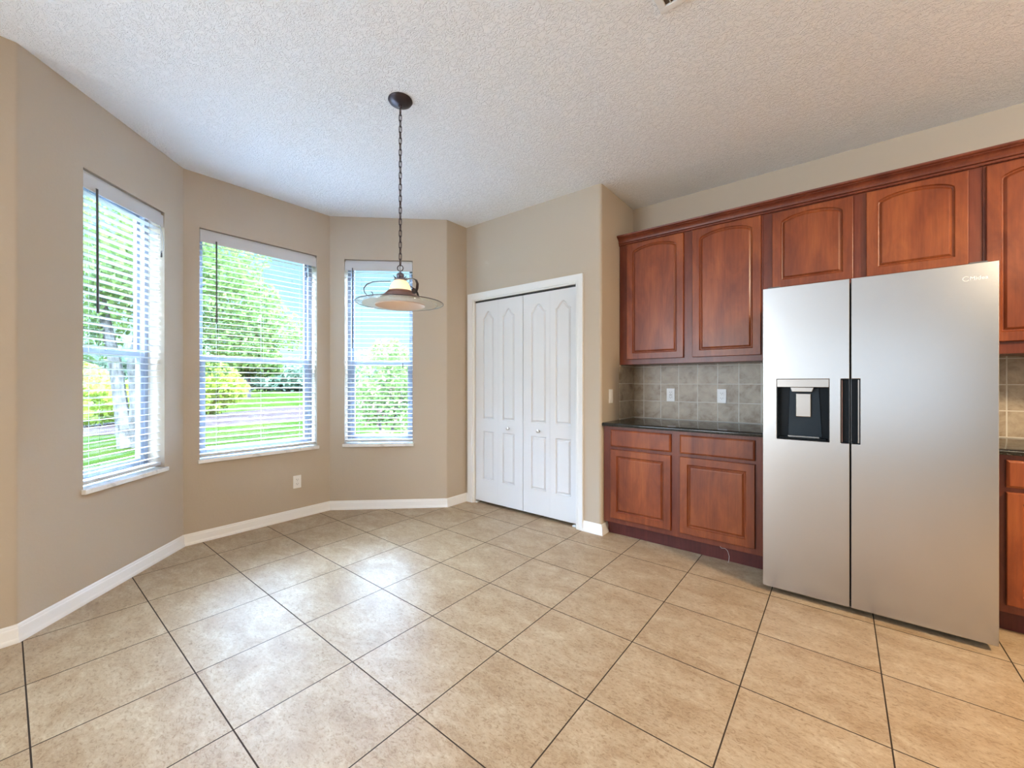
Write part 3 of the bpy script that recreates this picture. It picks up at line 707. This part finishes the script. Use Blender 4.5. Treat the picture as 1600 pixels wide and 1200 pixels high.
ARM = [(.052, 1.792), (.075, 1.790), (.110, 1.788), (.150, 1.782), (.180, 1.768), (.196, 1.745), (.192, 1.722), (.176, 1.704), (.158, 1.700), (.147, 1.709), (.149, 1.722), (.158, 1.727)]
for adeg in (-168, -48, 72):
    a = radians(adeg); dv = RGT * cos(a) + FWD * sin(a); tv = Vector((-dv.y, dv.x, 0)); L_ = []
    for k, (r, z) in enumerate(ARM):
        k0, k1 = max(k - 1, 0), min(k + 1, len(ARM) - 1)
        t_ = Vector((ARM[k1][0] - ARM[k0][0], ARM[k1][1] - ARM[k0][1])).normalized(); nn_ = Vector((-t_.y, t_.x)) * .0016
        wv = .0035 + .004 * min(1, k / 6)
        L_.append([tuple(dv * (r + sgn2 * nn_.x) + tv * (sgn * wv) + Vector((0, 0, z + sgn2 * nn_.y))) for sgn, sgn2 in ((-1, -1), (1, -1), (1, 1), (-1, 1))])
    MB().loops(L_, True, True).build('scroll_arm', M_bronze, pn, smooth=True)
pl_ = lamp('pendant_bulb_light', 'POINT', (px_, py_, 1.66), (0, 0, 0), .06, (1, .72, .42), shadow_soft_size=.03)

# ------------------------------------------------------------ outdoors
GZ = -.15
gm = MB().add([(-140, -90, GZ), (3.5, -90, GZ), (3.5, 120, GZ), (-140, 120, GZ)], [(0, 1, 2, 3)]).build('lawn', M_lawn, fix=False); struct(gm, 'sunlit green lawn outside the bay windows')
def gp(px, t): d = FWD + RGT * ((px - 800) / 638); return (d.x * t, d.y * t)
a, b, c_, d_ = gp(318, 12.5), gp(480, 15.3), gp(480, 24.3), gp(318, 17.5)
def ext(p, q, k): return (p[0] + (q[0] - p[0]) * k, p[1] + (q[1] - p[1]) * k)
poly = [ext(a, b, -1.2), ext(a, b, 1.7), ext(d_, c_, 1.5), ext(d_, c_, -.8)]
struct(MB().prism(poly, GZ, GZ + .012).build('mulch_strip', M_mulch), 'pale pinkish mulch strip crossing the lawn')
rng = random.Random(7)
def leaves(mb, blobs, count, size):
    tot = sum(b_[3] * b_[3] for b_ in blobs)
    for (bx, by, bz, br, sq) in blobs:
        for _ in range(int(count * br * br / tot)):
            while True:
                x, y, z = rng.uniform(-1, 1), rng.uniform(-1, 1), rng.uniform(-1, 1)
                rr_ = x * x + y * y + z * z
                if .12 < rr_ < 1: break
            c = Vector((bx + x * br, by + y * br, bz + z * br * sq))
            if c.z < .03: c.z = .03 + rng.random() * .2
            u = Vector((rng.gauss(0, 1), rng.gauss(0, 1), rng.gauss(0, 1))).normalized(); v_ = u.orthogonal().normalized()
            s1 = size * rng.uniform(.6, 1.3)
            n = len(mb.v); mb.v += [tuple(c - u * s1), tuple(c + v_ * s1 * .5), tuple(c + u * s1), tuple(c - v_ * s1 * .5)]; mb.f.append((n, n + 1, n + 2, n + 3))
def tree(kind, px, t, blobs, count, size, m, label, trunks=(), group=None, cat='tree', blooms=0):
    x, y = gp(px, t); r = empty(kind, (x, y, GZ)); tag(r, label, cat, group)
    mb = MB(); leaves(mb, blobs, count, size); mb.build('foliage', m, r, fix=False)
    for tk in trunks: MB().tube(tk[0], tk[1], 9).build('trunk', M_bark, r, smooth=True)
    if blooms:
        mb = MB(); leaves(mb, [(b_[0], b_[1], b_[2], b_[3] * 1.03, b_[4]) for b_ in blobs], blooms, size * 1.1); mb.build('blossoms', M_bloom, r, fix=False)
    return r
R2 = lambda k: (RGT.x * k, RGT.y * k)
def bl_(k, f, z, r, sq=.9): return (RGT.x * k + FWD.x * f, RGT.y * k + FWD.y * f, z, r, sq)
def tk_(pts, rs): return ([(RGT.x * k + FWD.x * f, RGT.y * k + FWD.y * f, z) for k, f, z in pts], rs)
tree('leafy_tree', 197, 8.6, [bl_(-.2, 0, 4.4, 1.5), bl_(-1.0, .3, 3.4, 1.2), bl_(.7, .2, 3.6, 1.2), bl_(-.9, 0, 2.3, .6)], 6500, .075, M_leaf, 'forked grey-trunked tree seen through the leftmost bay window',
     [tk_([(0, 0, 0), (-.10, 0, .8), (-.22, 0, 1.7), (-.42, 0, 2.6), (-.6, 0, 3.6)], [.15, .12, .11, .09, .05]), tk_([(.06, .05, 0), (.10, .1, .9), (.02, .1, 1.8), (.25, .1, 2.8), (.4, .1, 3.8)], [.11, .09, .08, .07, .04])])
tree('bright_shrub', 140, 13, [bl_(0, 0, .9, 1.0), bl_(-1.3, .5, 1.1, 1.2), bl_(.9, .6, .8, .8)], 3500, .11, M_leafy, 'yellow-green shrub behind the forked tree, seen low in the leftmost bay window', cat='shrub')
tree('leafy_tree', 322, 9.5, [bl_(-.1, 0, 4.6, 1.4), bl_(.1, .2, 3.3, 1.35), bl_(.9, .2, 3.1, .8), bl_(1.6, .3, 2.6, .55), bl_(.9, 0, 2.35, .7), bl_(0, 0, 2.2, .8)], 8500, .065, M_leaf, 'airy green tree filling the left half of the middle bay window',
     [tk_([(-.9, 0, 0), (-.8, 0, 1.5), (-.5, 0, 3), (-.2, 0, 4.5)], [.12, .10, .08, .04])])
tree('bright_shrub', 335, 17, [bl_(0, 0, 1.5, .9), bl_(-.9, .2, 1.2, 1.1), bl_(.5, .2, 1.1, .7), bl_(-.2, 0, .6, .7)], 3800, .12, M_leafy, 'bright yellow-green shrub at the left of the lower middle window', cat='shrub')
tree('leafy_tree', 386, 38, [bl_(0, 0, 4.2, 2.4), bl_(-1.5, .5, 3.2, 1.6), bl_(1.8, 0, 3.2, 1.5), bl_(.3, 0, 6.6, 1.9)], 6000, .26, M_leaf, 'rounded green tree standing alone on the lawn, seen in the middle window',
     [tk_([(0, 0, 0), (.05, 0, 1.5), (0, 0, 4)], [.32, .25, .15])])
k = 0
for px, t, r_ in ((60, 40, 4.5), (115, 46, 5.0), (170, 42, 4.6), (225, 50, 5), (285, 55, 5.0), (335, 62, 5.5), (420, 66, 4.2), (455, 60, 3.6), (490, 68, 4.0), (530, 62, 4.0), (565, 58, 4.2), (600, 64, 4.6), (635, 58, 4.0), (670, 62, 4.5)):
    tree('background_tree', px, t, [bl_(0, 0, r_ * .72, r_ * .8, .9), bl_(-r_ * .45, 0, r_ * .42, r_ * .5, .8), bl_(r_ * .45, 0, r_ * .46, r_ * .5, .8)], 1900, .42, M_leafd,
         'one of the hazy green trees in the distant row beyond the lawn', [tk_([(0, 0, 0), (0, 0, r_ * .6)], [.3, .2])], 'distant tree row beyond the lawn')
tree('flowering_shrub', 600, 9.0, [bl_(0, 0, 1.35, .75, 1.2), bl_(-.35, .1, .9, .6), bl_(.45, 0, 1.5, .6), bl_(.5, 0, .8, .6), bl_(.1, 0, 2.0, .42)], 5200, .05, M_leaf, 'tall shrub with pink blossoms outside the narrow bay window', [tk_([(0, 0, 0), (-.1, 0, .5), (-.2, .1, 1.1)], [.04, .03, .02]), tk_([(.1, 0, 0), (.25, 0, .6), (.4, 0, 1.2)], [.04, .03, .02])], cat='shrub', blooms=260)
tree('low_shrub', 565, 6.6, [bl_(-.15, 0, .25, .32), bl_(.3, 0, .3, .35), bl_(.75, 0, .28, .33), bl_(1.1, 0, .3, .3)], 3000, .04, M_leaf, 'low dense shrub below the flowering one, seen at the foot of the narrow window', cat='shrub')
x_, y_ = gp(560, 26)
struct(MB().prism([gp(540, 22), gp(640, 26), gp(640, 34), gp(520, 30)], GZ, GZ + .02).build('driveway', M_conc), 'pale concrete driveway seen low through the narrow bay window')
